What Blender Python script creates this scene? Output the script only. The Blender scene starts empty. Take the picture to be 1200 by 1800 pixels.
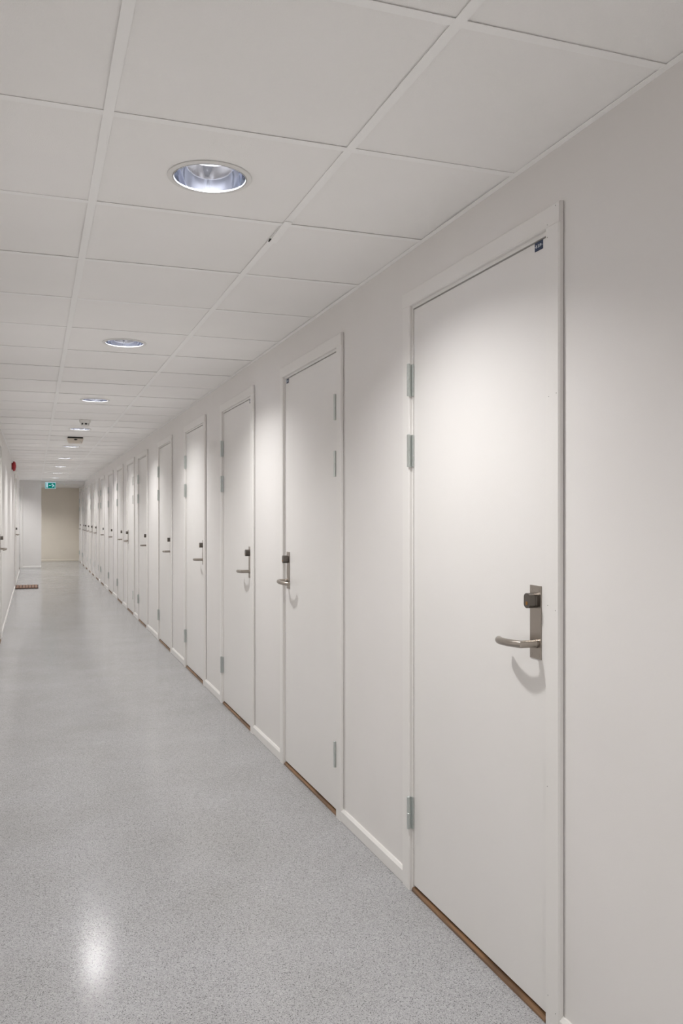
import bpy, bmesh, math, random
from mathutils import Vector, Matrix
random.seed(7)
C = bpy.context.scene.collection
S = bpy.context.scene

# ------------------------------------------------------------------ camera, world, exposure
F_PX, YAW, HORIZON, EYE = 1511.7, 0.342733, 909.15, 1.3113
cd = bpy.data.cameras.new('camera')
cd.sensor_fit = 'VERTICAL'
cd.sensor_height = 36.0
cd.lens = 36.0 * F_PX / 1800.0
cd.shift_y = (HORIZON - 900.0) / 1800.0
cd.clip_start = 0.02
cam = bpy.data.objects.new('camera', cd)
C.objects.link(cam)
cam.location = (0, 0, EYE)
cam.rotation_euler = (math.pi / 2, 0, -YAW)
S.camera = cam

world = bpy.data.worlds.new('world')
S.world = world
world.use_nodes = True
world.node_tree.nodes['Background'].inputs[0].default_value = (0, 0, 0, 1)   # closed basement: no daylight
world.node_tree.nodes['Background'].inputs[1].default_value = 0.0

S.view_settings.view_transform = 'Standard'
S.view_settings.look = 'None'
S.view_settings.gamma = 1.0
S.view_settings.use_curve_mapping = False
S.view_settings.exposure = -0.63
LAMP_WATTS = 31.0          # each downlight's lamp
S.cycles.use_denoising = True
S.cycles.max_bounces = 9
S.cycles.diffuse_bounces = 8
S.cycles.glossy_bounces = 3
S.cycles.use_adaptive_sampling = True
S.cycles.adaptive_threshold = 0.03
S.cycles.sample_clamp_indirect = 30.0

# ------------------------------------------------------------------ dimensions (metres)
XR, XL = 1.256, -0.345          # right and left wall faces
CEIL = 2.2548
Y_BACK, Y_FAR = -4.2, 26.95     # corridor ends
GX, GY, PITCH, PITCH_Y = 0.7506, 1.4614, 0.6, 0.6028   # ceiling grid
K0, K1 = -9, 37
Y_BULK = GY + PITCH_Y * K1
LEFT_END, STEP_Y, STEP_X = 21.9, 23.5, 0.165
OW, OH = 0.856, 2.054           # door opening between the architraves

# ------------------------------------------------------------------ materials
def principled(name, col, rough=0.5, metal=0.0, spec=0.5):
    m = bpy.data.materials.new(name)
    m.use_nodes = True
    b = m.node_tree.nodes['Principled BSDF']
    b.inputs['Base Color'].default_value = (*col, 1)
    b.inputs['Roughness'].default_value = rough
    b.inputs['Metallic'].default_value = metal
    b.inputs['Specular IOR Level'].default_value = spec
    return m, m.node_tree, b

def painted(name, col, rough, bump_scale, bump_strength, var=0.03, spec=0.4):
    """paint with a fine stipple and a faint uneven tone"""
    m, t, b = principled(name, col, rough, 0, spec)
    N, L = t.nodes, t.links
    tc = N.new('ShaderNodeTexCoord')
    n1 = N.new('ShaderNodeTexNoise'); n1.inputs['Scale'].default_value = bump_scale; n1.inputs['Detail'].default_value = 3
    L.new(tc.outputs['Object'], n1.inputs['Vector'])
    bp = N.new('ShaderNodeBump'); bp.inputs['Strength'].default_value = bump_strength; bp.inputs['Distance'].default_value = 0.002
    L.new(n1.outputs['Fac'], bp.inputs['Height']); L.new(bp.outputs['Normal'], b.inputs['Normal'])
    n2 = N.new('ShaderNodeTexNoise'); n2.inputs['Scale'].default_value = 2.3; n2.inputs['Detail'].default_value = 4
    L.new(tc.outputs['Object'], n2.inputs['Vector'])
    r = N.new('ShaderNodeValToRGB')
    r.color_ramp.elements[0].position, r.color_ramp.elements[1].position = 0.3, 0.7
    r.color_ramp.elements[0].color = (*[c * (1 - var) for c in col], 1)
    r.color_ramp.elements[1].color = (*[min(1, c * (1 + var * 0.5)) for c in col], 1)
    L.new(n2.outputs['Fac'], r.inputs['Fac']); L.new(r.outputs['Color'], b.inputs['Base Color'])
    return m

M = {}
M['wall'] = painted('wall_paint', (0.765, 0.745, 0.725), 0.55, 340, 0.06, 0.02, 0.3)
M['wall_far'] = painted('beige_wall_paint', (0.74, 0.685, 0.59), 0.6, 300, 0.10, 0.03, 0.3)
M['door'] = painted('door_paint', (0.775, 0.757, 0.735), 0.32, 180, 0.06, 0.015, 0.5)
M['trim'] = painted('trim_paint', (0.785, 0.767, 0.742), 0.38, 120, 0.05, 0.015, 0.5)
M['tile'] = painted('ceiling_tile', (0.945, 0.934, 0.92), 0.9, 420, 0.35, 0.012, 0.1)
M['grid'] = painted('grid_steel_enamel', (0.985, 0.98, 0.97), 0.45, 60, 0.02, 0.01, 0.4)
M['dark'] = principled('dark_void', (0.02, 0.018, 0.015), 0.9)[0]
M['steel'] = principled('brushed_steel', (0.40, 0.36, 0.32), 0.32, 1.0)[0]
M['zinc'] = principled('zinc_hinge', (0.66, 0.70, 0.68), 0.3, 1.0)[0]
M['cylinder'] = principled('dark_lock_metal', (0.16, 0.145, 0.13), 0.3, 1.0)[0]
M['brass'] = principled('brass_keyway', (0.38, 0.19, 0.06), 0.35, 1.0)[0]
M['navy'] = principled('navy_plastic', (0.004, 0.020, 0.065), 0.35)[0]
M['lettering'] = principled('white_lettering', (0.75, 0.78, 0.82), 0.5)[0]
M['white'] = principled('white_plastic', (0.78, 0.77, 0.75), 0.4)[0]
M['beige'] = principled('beige_plastic', (0.74, 0.67, 0.59), 0.45)[0]
M['black'] = principled('black_plastic', (0.012, 0.011, 0.010), 0.5)[0]
M['red'] = principled('red_plastic', (0.34, 0.012, 0.02), 0.3)[0]
M['chrome'] = principled('mirror_reflector', (0.62, 0.65, 0.74), 0.07, 1.0)[0]
M['rim'] = principled('grey_rim', (0.45, 0.45, 0.46), 0.3, 1.0)[0]

def wood(name, a, bcol, scale):
    m, t, b = principled(name, a, 0.45)
    N, L = t.nodes, t.links
    tc = N.new('ShaderNodeTexCoord'); mp = N.new('ShaderNodeMapping'); mp.inputs['Scale'].default_value = (scale * 0.08, scale, scale)
    n = N.new('ShaderNodeTexNoise'); n.inputs['Scale'].default_value = 6; n.inputs['Detail'].default_value = 5
    r = N.new('ShaderNodeValToRGB')
    r.color_ramp.elements[0].position, r.color_ramp.elements[1].position = 0.35, 0.65
    r.color_ramp.elements[0].color = (*a, 1); r.color_ramp.elements[1].color = (*bcol, 1)
    L.new(tc.outputs['Object'], mp.inputs['Vector']); L.new(mp.outputs['Vector'], n.inputs['Vector'])
    L.new(n.outputs['Fac'], r.inputs['Fac']); L.new(r.outputs['Color'], b.inputs['Base Color'])
    return m
M['threshold'] = wood('stained_threshold_wood', (0.10, 0.055, 0.028), (0.24, 0.13, 0.06), 10)
M['coir'] = wood('brown_coir', (0.13, 0.055, 0.022), (0.27, 0.12, 0.05), 40)
M['coir_dark'] = principled('dark_mat_backing', (0.045, 0.018, 0.01), 0.9)[0]

def emitter(name, col, strength):
    m = bpy.data.materials.new(name); m.use_nodes = True
    t = m.node_tree; t.nodes.clear()
    e = t.nodes.new('ShaderNodeEmission'); o = t.nodes.new('ShaderNodeOutputMaterial')
    e.inputs[0].default_value = (*col, 1); e.inputs[1].default_value = strength
    t.links.new(e.outputs[0], o.inputs[0])
    return m
M['lamp'] = emitter('glowing_lamp', (1.0, 0.99, 0.985), 12.0)
M['exit_green'] = emitter('lit_exit_green', (0.0, 0.27, 0.21), 0.95)
M['exit_white'] = emitter('lit_exit_white', (0.62, 0.90, 1.0), 1.0)
for _k in ('exit_green', 'exit_white', 'lamp'): M[_k].cycles.emission_sampling = 'NONE'      # too dim to be worth light sampling

def floor_material():
    m, t, b = principled('speckled_vinyl', (0.4, 0.4, 0.4), 0.2, 0, 0.4)
    N, L = t.nodes, t.links
    tc = N.new('ShaderNodeTexCoord')
    def vor(scale):
        v = N.new('ShaderNodeTexVoronoi'); v.inputs['Scale'].default_value = scale; v.inputs['Randomness'].default_value = 1
        L.new(tc.outputs['Object'], v.inputs['Vector']); return v
    def ramp(src, stops, interp='LINEAR'):
        r = N.new('ShaderNodeValToRGB'); r.color_ramp.interpolation = interp
        while len(r.color_ramp.elements) < len(stops): r.color_ramp.elements.new(0.5)
        for e, (p, c) in zip(r.color_ramp.elements, stops): e.position = p; e.color = (*c, 1)
        L.new(src, r.inputs['Fac']); return r.outputs['Color']
    v1 = vor(430.0)                                    # 2 mm chips
    sep = N.new('ShaderNodeSeparateColor'); L.new(v1.outputs['Color'], sep.inputs[0])
    base = ramp(sep.outputs[0], [(0.0, (0.09, 0.09, 0.092)), (0.10, (0.25, 0.25, 0.254)), (0.28, (0.375, 0.375, 0.38)), (0.88, (0.43, 0.43, 0.435)), (0.99, (0.54, 0.54, 0.54))])
    n = N.new('ShaderNodeTexNoise'); n.inputs['Scale'].default_value = 2.2; n.inputs['Detail'].default_value = 5; n.inputs['Roughness'].default_value = 0.6
    L.new(tc.outputs['Object'], n.inputs['Vector'])
    tone = ramp(n.outputs['Fac'], [(0.3, (0.90, 0.895, 0.885)), (0.7, (1.03, 1.03, 1.04))])
    mx = N.new('ShaderNodeMix'); mx.data_type = 'RGBA'; mx.blend_type = 'MULTIPLY'; mx.inputs['Factor'].default_value = 1
    L.new(base, mx.inputs['A']); L.new(tone, mx.inputs['B']); L.new(mx.outputs['Result'], b.inputs['Base Color'])
    n2 = N.new('ShaderNodeTexNoise'); n2.inputs['Scale'].default_value = 16; n2.inputs['Detail'].default_value = 8; n2.inputs['Roughness'].default_value = 0.7
    L.new(tc.outputs['Object'], n2.inputs['Vector'])
    mr = N.new('ShaderNodeMapRange'); mr.inputs['To Min'].default_value = 0.11; mr.inputs['To Max'].default_value = 0.23
    L.new(n2.outputs['Fac'], mr.inputs['Value']); L.new(mr.outputs['Result'], b.inputs['Roughness'])
    n3 = N.new('ShaderNodeTexNoise'); n3.inputs['Scale'].default_value = 150; n3.inputs['Detail'].default_value = 2
    L.new(tc.outputs['Object'], n3.inputs['Vector'])
    bp = N.new('ShaderNodeBump'); bp.inputs['Strength'].default_value = 0.06; bp.inputs['Distance'].default_value = 0.001
    L.new(n3.outputs['Fac'], bp.inputs['Height']); L.new(bp.outputs['Normal'], b.inputs['Normal'])
    return m
M['floor'] = floor_material()

# ------------------------------------------------------------------ mesh helpers
class MB:
    """collects shapes, then links them as ONE mesh object (or returns mesh data)"""
    def __init__(self): self.bm = bmesh.new()
    def box(self, x0, x1, y0, y1, z0, z1, bevel=0.0, seg=1):
        b2 = bmesh.new()
        bmesh.ops.create_cube(b2, size=1.0)
        for v in b2.verts:
            v.co = Vector((x0 if v.co.x < 0 else x1, y0 if v.co.y < 0 else y1, z0 if v.co.z < 0 else z1))
        if bevel: bmesh.ops.bevel(b2, geom=b2.edges[:], offset=bevel, segments=seg, profile=0.5, affect='EDGES')
        self.add(b2); return self
    def add(self, b2):
        me = bpy.data.meshes.new('tmp'); b2.to_mesh(me); b2.free(); self.bm.from_mesh(me); bpy.data.meshes.remove(me)
    def prism(self, pts, axis, a, b):
        """polygon (2D) extruded along an axis: 'x' -> pts are (y,z); 'y' -> (x,z); 'z' -> (x,y)"""
        def P(p, t): return {'x': (t, p[0], p[1]), 'y': (p[0], t, p[1]), 'z': (p[0], p[1], t)}[axis]
        A = [self.bm.verts.new(P(p, a)) for p in pts]; B = [self.bm.verts.new(P(p, b)) for p in pts]
        n = len(pts)
        self.bm.faces.new(A); self.bm.faces.new(B[::-1])
        for i in range(n): self.bm.faces.new((A[i], B[i], B[(i + 1) % n], A[(i + 1) % n]))
        return self
    def lathe(self, prof, n=32, center=(0, 0, 0), axis='z', cap0=False, cap1=False, scale=(1, 1)):
        rings = []
        cx, cy, cz = center
        for r, h in prof:
            ring = []
            for i in range(n):
                a = 2 * math.pi * i / n; p, q = r * math.cos(a) * scale[0], r * math.sin(a) * scale[1]
                co = {'z': (cx + p, cy + q, cz + h), 'y': (cx + p, cy + h, cz + q), 'x': (cx + h, cy + p, cz + q)}[axis]
                ring.append(self.bm.verts.new(co))
            rings.append(ring)
        for A, B in zip(rings, rings[1:]):
            for i in range(n): self.bm.faces.new((A[i], A[(i + 1) % n], B[(i + 1) % n], B[i]))
        if cap0: self.bm.faces.new(rings[0][::-1])
        if cap1: self.bm.faces.new(rings[-1])
        return self
    def tube(self, pts, rad, n=16, round_end=True):
        """round bar along a polyline with mitred corners"""
        pts = [Vector(p) for p in pts]
        rings = []
        up = Vector((0, 0, 1))
        for i, p in enumerate(pts):
            d0 = (p - pts[i - 1]).normalized() if i else (pts[1] - p).normalized()
            d1 = (pts[i + 1] - p).normalized() if i < len(pts) - 1 else d0
            t = (d0 + d1).normalized(); k = 1 / max(0.4, t.dot(d0))
            side = t.cross(up).normalized()
            rings.append([self.bm.verts.new(p + side * (rad * k * math.cos(2 * math.pi * j / n)) + up * (rad * math.sin(2 * math.pi * j / n))) for j in range(n)])
        if round_end:
            d = (pts[-1] - pts[-2]).normalized(); side = d.cross(up).normalized()
            for q in (0.35, 0.65, 0.9):
                rr = rad * math.sqrt(max(0, 1 - q * q))
                rings.append([self.bm.verts.new(pts[-1] + d * (rad * 0.55 * q) + side * (rr * math.cos(2 * math.pi * j / n)) + up * (rr * math.sin(2 * math.pi * j / n))) for j in range(n)])
        for A, B in zip(rings, rings[1:]):
            for j in range(n): self.bm.faces.new((A[j], A[(j + 1) % n], B[(j + 1) % n], B[j]))
        self.bm.faces.new(rings[0][::-1]); self.bm.faces.new(rings[-1])
        return self
    def mesh(self, name, mat, smooth=False):
        bmesh.ops.recalc_face_normals(self.bm, faces=self.bm.faces[:])
        me = bpy.data.meshes.new(name); self.bm.to_mesh(me); self.bm.free()
        me.materials.append(M[mat] if isinstance(mat, str) else mat)
        if smooth:
            for p in me.polygons: p.use_smooth = True
            me.set_sharp_from_angle(angle=math.radians(35))
        return me
    def build(self, name, mat, parent=None, smooth=False):
        return obj(name, self.mesh(name, mat, smooth), parent)

def obj(name, me, parent=None, loc=None, rot=None):
    o = bpy.data.objects.new(name, me); C.objects.link(o)
    if parent: o.parent = parent
    if loc: o.location = loc
    if rot: o.rotation_euler = rot
    return o

def empty(name, loc=(0, 0, 0), rz=0.0):
    o = bpy.data.objects.new(name, None); C.objects.link(o)
    o.location = loc; o.rotation_euler = (0, 0, rz); o.empty_display_size = 0.1
    return o

def tag(o, label, cat, group=None, kind=None):
    o['label'] = label; o['category'] = cat
    if group: o['group'] = group
    if kind: o['kind'] = kind
    return o

def flip_mesh(me, name):
    """mirror copy across local x"""
    m2 = me.copy(); m2.name = name
    m2.transform(Matrix.Scale(-1, 4, (1, 0, 0))); m2.flip_normals()
    return m2

# ------------------------------------------------------------------ the setting: floor, walls
fl = MB().box(-1.7, XR + 0.3, Y_BACK - 0.2, Y_FAR + 0.2, -0.1, 0.0).build('floor', 'floor')
tag(fl, 'grey speckled vinyl floor with soft lamp reflections', 'floor', kind='structure')

# (near inner edge Y, hinge on far side?) for each door in the right wall, nearest first
RIGHT = [(1.913, 1), (3.549, 0), (5.134, 1), (6.698, 1), (8.425, 1), (10.325, 1), (11.735, 0), (13.278, 1), (15.02, 1), (16.92, 1),
         (18.35, 0), (19.73, 0), (21.0, 0), (22.30, 0), (23.75, 1), (25.55, 1)]
LEFT = [9.0, 16.89]     # near inner edges

def wall(name, label, loc, rz, length, height, openings, thick=0.2, mat='wall'):
    """local x runs along the wall, +y points into the corridor, face at y = 0"""
    m = MB(); x = 0.0; e = 0.022
    for o0 in sorted(openings):
        a, b = o0 - e, o0 + OW + e
        m.box(x, a, -thick, 0, -0.05, height)
        m.box(a, b, -thick, 0, OH + e, height)
        x = b
    m.box(x, length, -thick, 0, -0.05, height)
    w = m.build(name, mat)
    w.location = loc; w.rotation_euler = (0, 0, rz)
    return tag(w, label, 'wall', kind='structure')

R90 = math.pi / 2
H_WALL = 2.45
wall('wall_right', 'long cream wall on the right lined with doors', (XR, Y_BACK, 0), R90, Y_FAR - Y_BACK + 0.2, H_WALL, [y - Y_BACK for y, _ in RIGHT])
wall('wall_left', 'cream wall along the left edge of the corridor', (XL, LEFT_END, 0), -R90, LEFT_END - Y_BACK, H_WALL, [LEFT_END - (y + OW) for y in LEFT])
wall('wall_recess', 'short cream wall closing the recess behind the left wall', (-1.5, STEP_Y, 0), -R90, STEP_Y - LEFT_END + 0.2, H_WALL, [], 0.15)
wall('wall_corner', 'pale wall stub facing the camera beside the dim end', (STEP_X, STEP_Y, 0), math.pi, STEP_X + 1.5, H_WALL, [STEP_X + 0.345], 0.14)
wall('wall_far', 'dim beige wall closing the far end of the corridor', (XR + 0.1, Y_FAR, 0), math.pi, 2.9, H_WALL, [], 0.2, 'wall_far')
wall('wall_branch', 'wall at the end of the side passage behind the stub', (-1.5, Y_FAR, 0), -R90, Y_FAR - STEP_Y, H_WALL, [], 0.15)
wall('wall_back', 'cream wall behind the camera position', (XL - 0.2, Y_BACK, 0), 0, 2.2, H_WALL, [], 0.2)

# lowered bulkhead over the far end
PASS_X, PASS2_X, PASS_Y, REC_X, REC_Y = 0.05, -0.62, 25.35, -0.75, 22.55
def soffit(m, x0, x1, y0, y1, z, cx, cy, t=0.012, n=32, h=0.16, r=0.106):
    """flat soffit with a round hole for a downlight"""
    ri = [(cx + r * math.cos(2 * math.pi * k / n), cy + r * math.sin(2 * math.pi * k / n)) for k in range(n)]
    ro = []
    for p in ri:
        d = (p[0] - cx, p[1] - cy); q = max(abs(d[0]), abs(d[1])); ro.append((cx + d[0] * h / q, cy + d[1] * h / q))
    for zz in (z, z + t):
        I = [m.bm.verts.new((*p, zz)) for p in ri]; O = [m.bm.verts.new((*p, zz)) for p in ro]
        for k in range(n): m.bm.faces.new((I[k], I[(k + 1) % n], O[(k + 1) % n], O[k]))
    m.box(x0, cx - h, y0, y1, z, z + t).box(cx + h, x1, y0, y1, z, z + t)
    m.box(cx - h, cx + h, y0, cy - h, z, z + t).box(cx - h, cx + h, cy + h, y1, z, z + t)
    return m
_mid = (PASS_X + PASS2_X) / 2
bkm = soffit(MB().box(-1.5, XR, Y_BULK, Y_BULK + 0.03, 2.183, H_WALL), _mid, XR, Y_BULK + 0.03, Y_FAR, 2.183, PASS_X, PASS_Y)
soffit(bkm, -1.5, _mid, Y_BULK + 0.03, Y_FAR, 2.183, PASS2_X, PASS_Y)
bk = bkm.build('trim_1', 'trim')
tag(bk, 'shallow white bulkhead above the far end of the corridor', 'bulkhead', kind='structure')

# ------------------------------------------------------------------ baseboards
def baseboard(name, label, loc, rz, spans, mat='trim'):
    root = empty(name, loc, rz); tag(root, label, 'baseboard', kind='structure')
    for a, b in spans:
        if b - a < 0.02: continue
        MB().prism([(0.0005, 0.0015), (0.013, 0.0015), (0.013, 0.044), (0.006, 0.054), (0.0005, 0.055)], 'x', a + 0.001, b - 0.001).build('board', mat, root)
    return root
A_W = 0.061
def spans_between(length, ops):
    out, x = [], 0.0
    for o0 in sorted(ops):
        out.append((x, o0 - A_W + 0.004)); x = o0 + OW + A_W - 0.004
    out.append((x, length)); return out
baseboard('baseboard_right', 'low white baseboard pieces between the doors on the right', (XR, Y_BACK, 0), R90, spans_between(Y_FAR - Y_BACK, [y - Y_BACK for y, _ in RIGHT]))
baseboard('baseboard_left', 'low white baseboard along the left wall', (XL, LEFT_END, 0), -R90, spans_between(LEFT_END - Y_BACK, [LEFT_END - (y + OW) for y in LEFT]))
baseboard('baseboard_corner', 'white baseboard under the pale wall stub', (STEP_X, STEP_Y, 0), math.pi, [(0, STEP_X + 0.345 - A_W)])
baseboard('baseboard_far', 'pale baseboard under the beige end wall', (XR, Y_FAR, 0), math.pi, [(0, 2.7)], 'wall_far')

# ------------------------------------------------------------------ suspended ceiling
ceiling = empty('ceiling', (0, 0, CEIL))
tag(ceiling, 'suspended ceiling of square white tiles in a white grid', 'ceiling', kind='structure')
LIGHT_ROWS = [1 + 4 * j for j in range(-2, 9)]
FW = 0.024                       # flange width
COLS = [(XL, GX - PITCH), (GX - PITCH + FW, GX), (GX + FW, XR - 0.0145)]
LX = GX - PITCH / 2 + FW / 2 - 0.003
HOLE = 0.106

def tile_mesh(w, l, bow, hole=False):
    """tile lying on the flanges, underside at z = 0, edges slightly bowed upwards"""
    bm = bmesh.new(); t = 0.016; x0, x1, y0, y1 = -w / 2, w / 2, -l / 2, l / 2
    if not hole:
        nx, ny = 2, 6
        def grid(z, b):
            return [[bm.verts.new((x0 + w * i / nx, y0 + l * j / ny, z + b * (1 - (2 * j / ny - 1) ** 2) * (1 if i in (0, nx) else 0.3))) for j in range(ny + 1)] for i in range(nx + 1)]
        lo, hi = grid(0, bow), grid(t, bow)
        for i in range(nx):
            for j in range(ny):
                bm.faces.new((lo[i][j], lo[i][j + 1], lo[i + 1][j + 1], lo[i + 1][j]))
                bm.faces.new((hi[i][j], hi[i + 1][j], hi[i + 1][j + 1], hi[i][j + 1]))
        for i in range(nx):
            for j in (0, ny): bm.faces.new((lo[i][j], lo[i + 1][j], hi[i + 1][j], hi[i][j]))
        for j in range(ny):
            for i in (0, nx): bm.faces.new((lo[i][j], lo[i][j + 1], hi[i][j + 1], hi[i][j]))
    else:
        n = 32
        ringi = [(HOLE * math.cos(2 * math.pi * k / n), HOLE * math.sin(2 * math.pi * k / n)) for k in range(n)]
        ringo = []
        for p in ringi:
            s = min((w / 2) / abs(p[0]) if abs(p[0]) > 1e-9 else 1e9, (l / 2) / abs(p[1]) if abs(p[1]) > 1e-9 else 1e9)
            ringo.append((p[0] * s, p[1] * s))
        for z, fl_ in ((0, 0), (t, 1)):
            I = [bm.verts.new((*p, z)) for p in ringi]; O = [bm.verts.new((*p, z)) for p in ringo]
            for k in range(n): bm.faces.new((I[k], I[(k + 1) % n], O[(k + 1) % n], O[k]))
            if z == 0: I0, O0 = I, O
        for k in range(n):
            bm.faces.new((I0[k], I0[(k + 1) % n], I[(k + 1) % n], I[k])); bm.faces.new((O0[k], O0[(k + 1) % n], O[(k + 1) % n], O[k]))
    m = MB(); m.bm.free(); m.bm = bm
    return m.mesh('tile', 'tile')
tile_cache = {}
for k in range(K0, K1):
    y0, y1 = GY + PITCH_Y * k, GY + PITCH_Y * (k + 1)
    for c, (x0, x1) in enumerate(COLS):
        hole = c == 1 and k in LIGHT_ROWS
        var = random.choice((0, 1, 2)); key = (c, var, hole)
        if key not in tile_cache:
            tile_cache[key] = tile_mesh(x1 - x0 + 0.012, PITCH_Y - 0.012, ((0.0, 0.0010, 0.002) if c == 0 else (0.0005, 0.003, 0.0055))[var] if c != 1 else 0.0006 * var, hole)
        o = obj('tile', tile_cache[key], ceiling, ((x0 + x1) / 2, (y0 + y1) / 2 + FW / 2, 0.0021 + random.uniform(0, 0.0010)))
        if not hole: o.rotation_euler = (random.uniform(-.0016, .0016), random.uniform(-.0015, .0015), 0)
run = MB().box(0, FW, GY + PITCH_Y * K0, Y_BULK, 0, 0.0011).mesh('main_runner', 'grid')
for x in (GX - PITCH, GX): obj('main_runner', run, ceiling, (x, 0, 0))
tee_cache = {}
for k in range(K0, K1 + 1):
    for c, (x0, x1) in enumerate(COLS):
        if c not in tee_cache: tee_cache[c] = MB().box(0, x1 - x0, 0, FW, 0, 0.0011).mesh('cross_tee', 'grid')
        obj('cross_tee', tee_cache[c], ceiling, (x0, GY + PITCH_Y * k, 0.0002))
sp = MB().box(0, FW + 0.002, 0, 0.215, -0.0030, -0.0008, 0.0004).build('runner_splice', 'grid', ceiling)
sp.location = (GX - 0.001, 2.64, 0.0); sp.rotation_euler = (-0.008, 0, -0.028)
gp = MB().prism([(0, 0), (0.0075, 0.004), (0.0075, 0.030), (0.0035, 0.034)], 'z', -0.0012, 0.0).build('gap_shade_sliver', 'dark', ceiling)  # dark-coloured sliver laid on the runner as the shade of an open gap
gp.location = (GX - 0.0015, 2.822, 0.0); gp['label'] = 'dark sliver standing in for the shaded gap beside the bent splice'
# plenum slab: keeps the void above the tiles dark
pl = MB().box(-1.7, XR + 0.2, Y_BACK - 0.2, Y_FAR + 0.2, H_WALL, H_WALL + 0.1).build('ceiling_slab', 'dark')
tag(pl, 'dark slab above the suspended ceiling tiles', 'slab', kind='structure')
# the small ceiling of the recess beside the pale wall stub
rc = soffit(MB(), -1.5, XL, LEFT_END - 0.02, STEP_Y, CEIL + 0.002, REC_X, REC_Y).build('ceiling_recess', 'tile')
tag(rc, 'small white ceiling over the recess at the left', 'ceiling', kind='structure')
# wall angles
for n, (x0, x1, lab) in enumerate(((XR - 0.0165, XR, 'right'), (XL, XL + 0.0165, 'left')), 2):
    ye = Y_BULK if lab == 'right' else LEFT_END
    m = MB(); m.box(x0, x1, Y_BACK, ye, CEIL - 0.0004, CEIL + 0.0008)
    if lab == 'right': m.box(XR - 0.0012, XR, Y_BACK, ye, CEIL, CEIL + 0.02)
    else: m.box(XL, XL + 0.0012, Y_BACK, ye, CEIL, CEIL + 0.02)
    t = m.build('trim_%d' % n, 'grid')
    tag(t, 'thin white angle strip where the ceiling meets the %s wall' % lab, 'ceiling trim', kind='structure')

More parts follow.
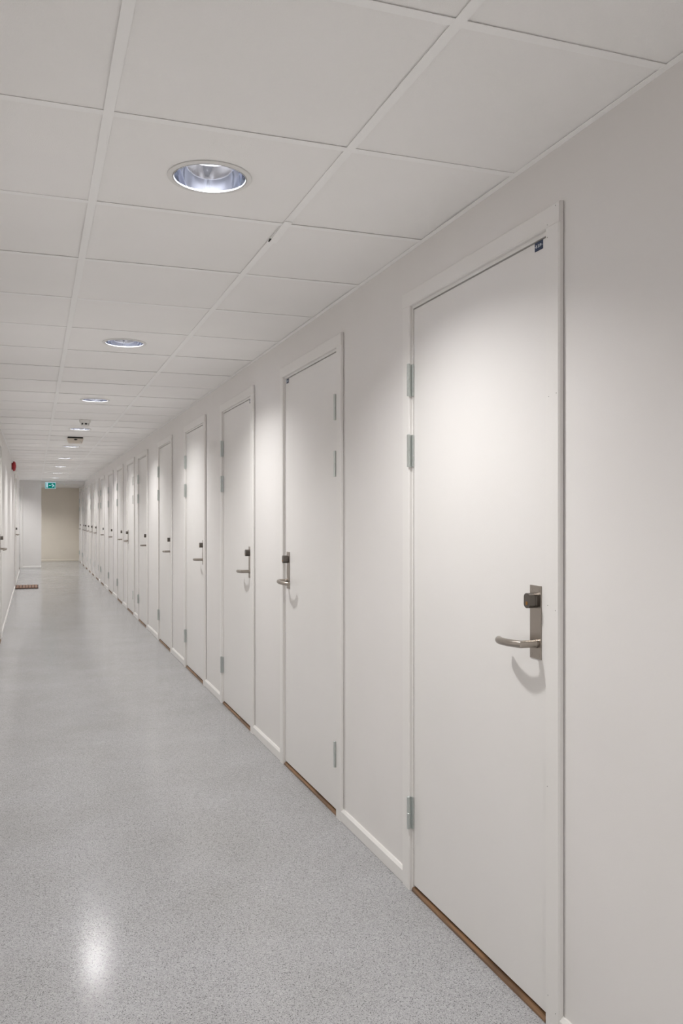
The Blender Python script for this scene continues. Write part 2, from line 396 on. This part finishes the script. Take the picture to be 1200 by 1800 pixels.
# ------------------------------------------------------------------ doors
# local frame: x along the wall (0..OW between the architraves), +y out of the wall, z up
def door_meshes():
    D = {}
    w, h, aw = OW, OH, A_W
    D['leaf'] = MB().box(0.0125, w - 0.0125, -0.040, 0.002, 0.0205, h - 0.0145, 0.0010).mesh('leaf', 'door')
    fr = MB()
    for x0, x1, s0, s1 in ((-0.022, 0.0095, 0.0095, 0.024), (w - 0.0095, w + 0.022, w - 0.024, w - 0.0095)):
        fr.box(x0, x1, -0.115, 0.004, 0, h - 0.0105)
        fr.box(s0, s1, -0.115, -0.043, 0, h - 0.0105)
    fr.box(-0.022, w + 0.022, -0.115, 0.004, h - 0.0105, h + 0.022)
    fr.box(0.0095, w - 0.0095, -0.115, -0.043, h - 0.025, h - 0.0105)
    D['frame'] = fr.mesh('frame', 'trim')
    prof = [(0.0, 0.0022), (aw, 0.0022), (aw, 0.0115), (aw - 0.004, 0.0155), (0.003, 0.016), (0.0, 0.0135)]
    D['arch_hi'] = MB().prism([(w + a, b) for a, b in prof], 'z', 0.0, h + 0.0005).mesh('architrave', 'trim')
    D['arch_lo'] = MB().prism([(-a, b) for a, b in prof], 'z', 0.0, h + 0.0005).mesh('architrave', 'trim')
    D['arch_top'] = MB().prism([(b, h + a * 0.9) for a, b in prof], 'x', -aw, w + aw).mesh('architrave', 'trim')
    D['threshold'] = MB().prism([(-0.11, 0.0), (0.010, 0.0), (0.010, 0.007), (0.005, 0.0135), (-0.11, 0.0135)], 'x', 0.0097, w - 0.0097).mesh('threshold', 'threshold')
    D['gap_strip'] = MB().box(0.010, w - 0.010, -0.042, -0.010, h - 0.0140, h - 0.0106).box(0.0096, 0.0122, -0.042, -0.010, 0.02, h - 0.0106).box(w - 0.0122, w - 0.0096, -0.042, -0.010, 0.02, h - 0.0106).mesh('gap_strip', 'black')  # black strip added around the leaf to deepen the dark line of its gap
    D['backing'] = MB().box(-0.02, w + 0.02, -0.135, -0.125, 0, h).mesh('backing', 'dark')
    # lift-off hinge for the high-x side; z = 0 at its middle
    D['hinge'] = MB().box(w - 0.0135, w - 0.001, 0.0035, 0.0085, -0.057, 0.055, 0.0008).box(w - 0.0035, w - 0.0005, 0.0035, 0.016, -0.057, 0.055, 0.0006).mesh('hinge', 'zinc')
    kp = lambda a, b: [(0.0045, a), (0.006, a + 0.0015), (0.006, b - 0.0015), (0.0045, b)]
    D['k_up'] = MB().lathe(kp(0.0012, 0.057), 14, (w - 0.004, 0.0195, 0), cap0=True, cap1=True).mesh('knuckle', 'zinc', True)
    D['k_lo'] = MB().lathe(kp(-0.057, -0.0002), 14, (w - 0.004, 0.0195, 0), cap0=True, cap1=True).mesh('knuckle', 'zinc', True)
    # when the hinge side is the near one only a round barrel in three pieces shows
    D['k_mid'] = MB().lathe([(0.0048, -0.006), (0.0048, 0.006)], 14, (w - 0.004, 0.0195, 0)).mesh('pin', 'zinc', True)
    # lock set for the low-x side; z = 0 at plate middle (1.033)
    px0, px1 = 0.037, 0.091; pc = (px0 + px1) / 2
    D['plate'] = MB().box(px0, px1, 0.0019, 0.0048, -0.097, 0.097, 0.0008).mesh('lock_plate', 'steel')
    D['screw'] = [MB().lathe([(0.0042, 0.0046), (0.0036, 0.0056), (0.0012, 0.0050)], 12, (x, 0, z), 'y', cap1=True).mesh('screw', 'steel', True)
                  for x in (px0 + 0.009, px1 - 0.009) for z in (-0.086, 0.086)]
    cz = 0.058
    cyl = MB()
    n = 28; ov = []
    for i in range(n):                                      # oval housing
        a = 2 * math.pi * i / n; zz = 0.0085 if math.sin(a) > 0 else -0.0085
        ov.append((pc - 0.003 + 0.0145 * math.cos(a), cz + zz + 0.0115 * math.sin(a)))
    cyl.prism([(p[0] * 1, p[1]) for p in ov], 'y', 0.0046, 0.015)
    cyl.prism([((p[0] - pc) * 0.93 + pc, (p[1] - cz) * 0.95 + cz) for p in ov], 'y', 0.015, 0.016)
    cyl.prism(ov, 'y', 0.016, 0.033)
    D['cylinder'] = cyl.mesh('lock_cylinder', 'cylinder', True)
    D['key'] = MB().lathe([(0.0052, 0.0325), (0.0052, 0.0336), (0.003, 0.0336)], 14, (pc - 0.003, 0, cz - 0.007), 'y', cap1=True).mesh('keyway', 'brass', True)
    lz = -0.056; lx = pc - 0.008
    lev = MB()
    lev.lathe([(0.0115, 0.0046), (0.0115, 0.012), (0.0098, 0.013)], 20, (lx, 0, lz), 'y')
    lev.tube([(lx, 0.0046, lz), (lx + 0.001, 0.030, lz), (lx + 0.003, 0.053, lz), (lx + 0.024, 0.0605, lz - 0.0002), (lx + 0.046, 0.0640, lz - 0.0008), (lx + 0.068, 0.0640, lz - 0.0016),
              (lx + 0.090, 0.0605, lz - 0.0026), (lx + 0.110, 0.0545, lz - 0.0038), (lx + 0.127, 0.0465, lz - 0.005), (lx + 0.139, 0.0385, lz - 0.006)], 0.0100, 18)
    D['lever'] = lev.mesh('lever', 'steel', True)
    # number plate at the low-x upper corner
    D['sign'] = MB().box(0.031, 0.069, 0.0019, 0.0034, OH - 0.0385, OH - 0.0150, 0.0003).mesh('number_plate', 'navy')
    return D
D = door_meshes()
DF = {}
for k in ('hinge', 'k_up', 'k_lo', 'k_mid', 'plate', 'cylinder', 'key', 'lever', 'sign'):
    m2 = D[k].copy(); m2.name = D[k].name
    m2.transform(Matrix.Translation((OW, 0, 0)) @ Matrix.Scale(-1, 4, (1, 0, 0))); m2.flip_normals(); DF[k] = m2
DF['screw'] = []
for s in D['screw']:
    m2 = s.copy(); m2.name = s.name; m2.transform(Matrix.Translation((OW, 0, 0)) @ Matrix.Scale(-1, 4, (1, 0, 0))); m2.flip_normals(); DF['screw'].append(m2)

def text_mesh(body, size, name):
    cu = bpy.data.curves.new(name, 'FONT'); cu.body = body; cu.size = size
    cu.align_x = 'CENTER'; cu.align_y = 'CENTER'; cu.extrude = 0.0002; cu.resolution_u = 3
    cu.offset = size * 0.012
    o = bpy.data.objects.new(name, cu); C.objects.link(o)
    bpy.context.view_layer.update()
    me = bpy.data.meshes.new_from_object(o.evaluated_get(bpy.context.evaluated_depsgraph_get()))
    bpy.data.objects.remove(o); bpy.data.curves.remove(cu)
    me.name = name; me.materials.clear(); me.materials.append(M['lettering'])
    return me

def door(number, loc, rz, hinge_hi, label, detail=2, sign=None):
    root = empty('door_%d' % number, loc, rz)
    tag(root, label, 'door', kind='structure')
    obj('frame', D['frame'], root); obj('backing', D['backing'], root); obj('gap_strip', D['gap_strip'], root)
    obj('leaf', D['leaf'], root)
    for k in ('arch_lo', 'arch_hi', 'arch_top'): obj('architrave', D[k], root)
    obj('threshold', D['threshold'], root)['label'] = 'brown wooden threshold'
    H, K = (D, D) if hinge_hi else (DF, DF)
    for z in (1.793, 1.545, 0.274):
        hg = obj('hinge', H['hinge'], root, (0, 0, z)); hg['label'] = 'zinc lift-off hinge'
        obj('knuckle', H['k_up'], hg); obj('knuckle', H['k_lo'], hg); obj('pin', H['k_mid'], hg)
    Q = D if hinge_hi else DF
    p = obj('lock_plate', Q['plate'], root, (0, 0, 1.033)); p['label'] = 'brushed steel lock plate'
    obj('lock_cylinder', Q['cylinder'], p); obj('lever', Q['lever'], p)
    if detail > 0: obj('keyway', Q['key'], p)
    if detail > 1:
        for s in Q['screw']: obj('screw', s, p)
    if sign:
        sg = obj('number_plate', Q['sign'], root); sg['label'] = 'small navy number plate'
        cx = 0.050 if hinge_hi else OW - 0.050; cz = OH - 0.02675
        if sign == 'marks':      # lettering too small to read in the photograph: short pale strokes
            m = MB()
            for i, (a, b) in enumerate(((-0.012, -0.008), (-0.004, -0.0005), (0.0015, 0.004), (0.006, 0.010))):
                m.box(cx + a, cx + b, 0.0034, 0.0037, cz - 0.0032, cz + 0.0032)
            m.build('lettering', 'lettering', sg)
        else:
            t = obj('lettering', text_mesh(sign, 0.0112, 'lettering'), sg, (cx, 0.0036, cz)); t.rotation_euler = (R90, 0, math.pi)
            m = MB()
            m.prism([(cx + 0.0180, cz), (cx + 0.0155, cz + 0.0017), (cx + 0.0155, cz - 0.0017)], 'y', 0.0034, 0.0037)
            m.prism([(cx - 0.0180, cz), (cx - 0.0155, cz + 0.0017), (cx - 0.0155, cz - 0.0017)], 'y', 0.0034, 0.0037)
            m.build('pointer_marks', 'lettering', sg)
    return root

NAIL = MB().lathe([(0.0011, 0.0158), (0.0011, 0.0163), (0.0005, 0.0164)], 8, (0, 0, 0), 'y', cap1=True).mesh('nail_head', 'black')
ORD = ['nearest', 'second', 'third', 'fourth', 'fifth', 'sixth', 'seventh', 'eighth', 'ninth', 'tenth', 'eleventh', 'twelfth', 'thirteenth', 'fourteenth', 'fifteenth', 'last']
for i, (y, far) in enumerate(RIGHT):
    if i == 0: lab = 'nearest white door on the right wall, navy plate reading B 219'
    elif i == 15: lab = 'last white door on the right wall, beside the dim end wall'
    else: lab = '%s white door from the camera on the right wall, hinges on its %s edge' % (ORD[i], 'far' if far else 'near')
    door(i + 1, (XR, y, 0), R90, bool(far), lab, 2 if i < 5 else (1 if i < 9 else 0), 'B 219' if i == 0 else ('marks' if i < 4 else None))
d1 = bpy.data.objects['door_1']
for x, z in ((-0.010, 2.062), (-0.010, 2.030), (-0.046, 2.10), (-0.016, 1.62), (-0.050, 1.625), (-0.012, 1.085), (-0.046, 1.075), (-0.010, 0.62), (-0.013, 0.085), (-0.046, 0.055)):
    obj('nail_head', NAIL, d1, (x, 0, z))
door(17, (XL, LEFT[0] + OW, 0), -R90, True, 'door cut by the left picture edge, its lever reaching into view', 1)
door(18, (XL, LEFT[1] + OW, 0), -R90, True, 'white door in the left wall behind the brown doormat', 0)
door(19, (-0.345, STEP_Y, 0), math.pi, False, 'door in the pale wall stub, mostly hidden by the left wall', 0)

# ------------------------------------------------------------------ downlights
def downlight_meshes():
    L = {}
    L['ring'] = MB().lathe([(0.1165, -0.0004), (0.1165, -0.0016), (0.1150, -0.0032), (0.1035, -0.0040), (0.1022, -0.0030), (0.1022, 0.006)], 64).mesh('trim_ring', 'white', True)
    L['rim'] = MB().lathe([(0.1022, -0.0035), (0.1008, -0.0046), (0.0990, -0.0042), (0.0982, 0.0)], 64).mesh('rim', 'rim', True)
    L['reflector'] = MB().lathe([(0.0984, -0.001), (0.0978, 0.012), (0.0955, 0.026), (0.0915, 0.040), (0.0850, 0.053), (0.0770, 0.063)], 48).mesh('reflector', 'chrome', True)
    L['cover'] = MB().lathe([(0.1022, 0.004), (0.104, 0.03), (0.104, 0.085), (0.0, 0.0855)], 32).mesh('housing', 'white', True)
    L['plate'] = MB().lathe([(0.0780, 0.0625), (0.060, 0.067), (0.0, 0.068)], 32).mesh('diffuser_plate', 'white', True)
    L['lamp'] = MB().lathe([(0.0515, 0.0605), (0.046, 0.0562)], 14, cap1=True).mesh('lamp', 'lamp', True)
    L['socket'] = MB().lathe([(0.030, 0.0675), (0.046, 0.0655), (0.0525, 0.0635), (0.0525, 0.0603), (0.0510, 0.0603)], 24).mesh('lamp_socket', 'white', True)
    return L
L = downlight_meshes()
LAMP = bpy.data.lights.new('lamp_light', 'AREA')
LAMP.shape = 'DISK'; LAMP.size = 0.100; LAMP.energy = LAMP_WATTS; LAMP.color = (1.0, 0.99, 0.985)
def lamp_light(root):
    o = bpy.data.objects.new('lamp_light', LAMP); C.objects.link(o); o.parent = root; o.location = (0, 0, 0.0553)
for n, k in enumerate(LIGHT_ROWS):
    y = GY + PITCH_Y * (k + 0.5) + FW / 2
    root = empty('downlight', (LX, y, CEIL + 0.0022))
    j = n - 2
    lab = {-2: 'recessed round downlight in the ceiling far behind the camera', -1: 'recessed round downlight in the ceiling right above the camera',
           0: 'nearest round recessed downlight, mirror reflector and lamp clearly visible', 1: 'second recessed downlight from the camera, a thin bright ellipse',
           2: 'third recessed downlight, just before the round smoke detector', 3: 'fourth recessed downlight, between smoke detector and black-topped ceiling box',
           4: 'fifth recessed downlight, just past the black-topped ceiling box', 5: 'sixth recessed downlight along the ceiling row', 6: 'seventh recessed downlight along the ceiling row',
           7: 'eighth recessed downlight, next to last before the exit sign', 8: 'farthest recessed downlight, a small streak above the exit sign'}[j]
    tag(root, lab, 'downlight', 'round downlights recessed in the ceiling tiles')
    for part, key in (('trim_ring', 'ring'), ('rim', 'rim'), ('reflector', 'reflector'), ('housing', 'cover'), ('diffuser_plate', 'plate'), ('lamp_socket', 'socket'), ('lamp', 'lamp')):
        obj(part, L[key], root)
    lamp_light(root)

# unseen downlights added in the side passage and recess to brighten the far end
for loc, lab in (((PASS_X, PASS_Y, 2.1815), 'added downlight in the side passage, unseen behind the pale wall stub'),
                 ((PASS2_X, PASS_Y, 2.1815), 'second added downlight, unseen farther into the side passage'),
                 ((REC_X, REC_Y, CEIL + 0.0005), 'added downlight in the recess, unseen behind the end of the left wall')):
    root = empty('downlight', loc)
    tag(root, lab, 'downlight', 'round downlights recessed in the ceiling tiles')
    for part, key in (('trim_ring', 'ring'), ('rim', 'rim'), ('reflector', 'reflector'), ('housing', 'cover'), ('diffuser_plate', 'plate'), ('lamp_socket', 'socket'), ('lamp', 'lamp')):
        obj(part, L[key], root)
    lamp_light(root)

# ------------------------------------------------------------------ small things
# smoke detector
sd = empty('smoke_detector', (0.462, 8.72, CEIL)); tag(sd, 'white round smoke detector hanging under the ceiling tiles', 'smoke detector')
MB().lathe([(0.0, 0.0015), (0.054, 0.0015), (0.054, -0.012), (0.050, -0.024), (0.046, -0.030), (0.0, -0.030)], 28).build('base', 'white', sd, True)
MB().lathe([(0.036, -0.030), (0.036, -0.046), (0.0, -0.046)], 24).build('chamber', 'black', sd, True)
for a in range(6):
    an = a * math.pi / 3 + 0.25
    f = MB().box(0.0345, 0.0385, -0.009, 0.009, -0.0465, -0.0295).build('fin', 'white', sd); f.rotation_euler = (0, 0, an)
MB().lathe([(0.040, -0.046), (0.040, -0.052), (0.030, -0.060), (0.0, -0.062)], 24).build('cap', 'white', sd, True)

# surface-mounted box with black top plate
bx = empty('ceiling_box', (0.452, 10.62, CEIL)); tag(bx, 'beige ceiling-mounted box with a black mounting plate above it', 'ceiling device')
MB().box(-0.086, 0.086, -0.05, 0.05, -0.016, 0.0015, 0.001).build('mounting_plate', 'black', bx)
MB().prism([(-0.092, -0.016), (0.092, -0.016), (0.086, -0.045), (0.074, -0.072), (-0.074, -0.072), (-0.086, -0.045)], 'y', -0.045, 0.045).build('body', 'beige', bx)
MB().lathe([(0.020, 0.0), (0.020, -0.004), (0.010, -0.008)], 16, (0.004, -0.045, -0.030), 'y', cap1=True, scale=(1, 0.4)).build('sensor_window', 'black', bx, True)
MB().lathe([(0.009, 0.0), (0.009, -0.006), (0.004, -0.010)], 12, (0.058, -0.045, -0.062), 'y', cap1=True).build('button', 'white', bx, True)

# small sensor under the bulkhead
sn = empty('ceiling_sensor', (0.742, Y_BULK + 0.12, 2.183)); tag(sn, 'small white cone-shaped sensor under the bulkhead near the exit sign', 'sensor')
MB().lathe([(0.0, 0.0), (0.036, 0.0), (0.034, -0.012), (0.022, -0.036), (0.010, -0.048), (0.0, -0.050)], 20).build('cover', 'white', sn, True)

# fire alarm sounder on the left wall
fa = empty('alarm_sounder', (XL, 14.75, 2.128), -R90); tag(fa, 'red fire alarm sounder high on the left wall', 'fire alarm')
MB().lathe([(0.0, 0.0005), (0.056, 0.0005), (0.056, 0.020), (0.0, 0.020)], 28, axis='y').build('base', 'red', fa, True)
MB().lathe([(0.075, 0.020), (0.078, 0.028), (0.077, 0.044), (0.068, 0.056), (0.050, 0.063), (0.0, 0.065)], 32, axis='y', cap0=True).build('horn_cover', 'red', fa, True)
MB().lathe([(0.030, 0.0635), (0.030, 0.067), (0.024, 0.068), (0.0, 0.068)], 20, axis='y').build('grille_ring', 'red', fa, True)

# exit sign
ex = empty('exit_sign', (0.388, 23.38, CEIL)); tag(ex, 'lit green exit sign with running figure and left arrow, hanging from ceiling', 'exit sign')
W2 = 0.130; ZT, ZB = -0.044, -0.208
MB().box(-0.03, 0.03, -0.02, 0.02, -0.012, 0.0015, 0.002).box(-0.008, 0.008, -0.008, 0.008, ZT - 0.002, -0.010).build('bracket', 'white', ex)
MB().box(-W2, W2, -0.018, 0.018, ZB, ZT, 0.003).build('housing', 'exit_white', ex)
MB().box(-W2 + 0.010, W2 - 0.010, -0.0195, -0.0175, ZB + 0.012, ZT - 0.020).build('green_panel', 'exit_green', ex)
zc = (ZB + 0.012 + ZT - 0.020) / 2
MB().box(-0.108, -0.060, -0.0205, -0.0190, ZB + 0.026, ZT - 0.020).build('door_symbol', 'exit_white', ex)
MB().prism([(-0.040, zc + 0.004), (-0.022, zc + 0.020), (-0.022, zc + 0.010), (0.014, zc + 0.010), (0.014, zc - 0.002), (-0.022, zc - 0.002), (-0.022, zc - 0.012)], 'y', -0.0205, -0.0190).build('arrow_symbol', 'exit_white', ex)
rm = MB()
rm.lathe([(0.0105, -0.0205), (0.0105, -0.0190)], 16, (0.046, 0, zc + 0.038), 'y', cap0=True, cap1=True)
def limb(m, pts, wd):
    for (a, b) in zip(pts, pts[1:]):
        d = Vector((b[0] - a[0], b[1] - a[1])); nrm = Vector((-d.y, d.x)).normalized() * wd / 2; e = d.normalized() * wd * 0.25
        A, B = Vector(a) - e, Vector(b) + e
        m.prism([tuple(A + nrm), tuple(B + nrm), tuple(B - nrm), tuple(A - nrm)], 'y', -0.0205, -0.0190)
limb(rm, [(0.056, zc + 0.022), (0.072, zc - 0.006)], 0.024)
limb(rm, [(0.054, zc + 0.022), (0.032, zc + 0.012), (0.020, zc + 0.022)], 0.011)
limb(rm, [(0.062, zc + 0.022), (0.084, zc + 0.016), (0.092, zc - 0.002)], 0.011)
limb(rm, [(0.070, zc - 0.010), (0.046, zc - 0.016), (0.044, zc - 0.044)], 0.013)
limb(rm, [(0.074, zc - 0.010), (0.084, zc - 0.028), (0.104, zc - 0.042)], 0.013)
rm.build('running_figure', 'exit_white', ex)

# doormat in front of the left-hand door
mt = empty('doormat', (XL + 0.012, 16.78, 0)); tag(mt, 'brown ribbed doormat on the floor by the left wall', 'doormat')
MX, MY = 0.400, 0.76
MB().box(0, MX, 0, MY, 0.0005, 0.010, 0.002).build('backing', 'coir_dark', mt)
nb = 7; st = (MX - 0.020) / nb
rib = MB().box(0.0055, st - 0.0055, 0.016, MY - 0.016, 0.009, 0.019, 0.002).mesh('rib', 'coir')
for i in range(nb): obj('rib', rib, mt, (0.010 + st * i, 0, 0))
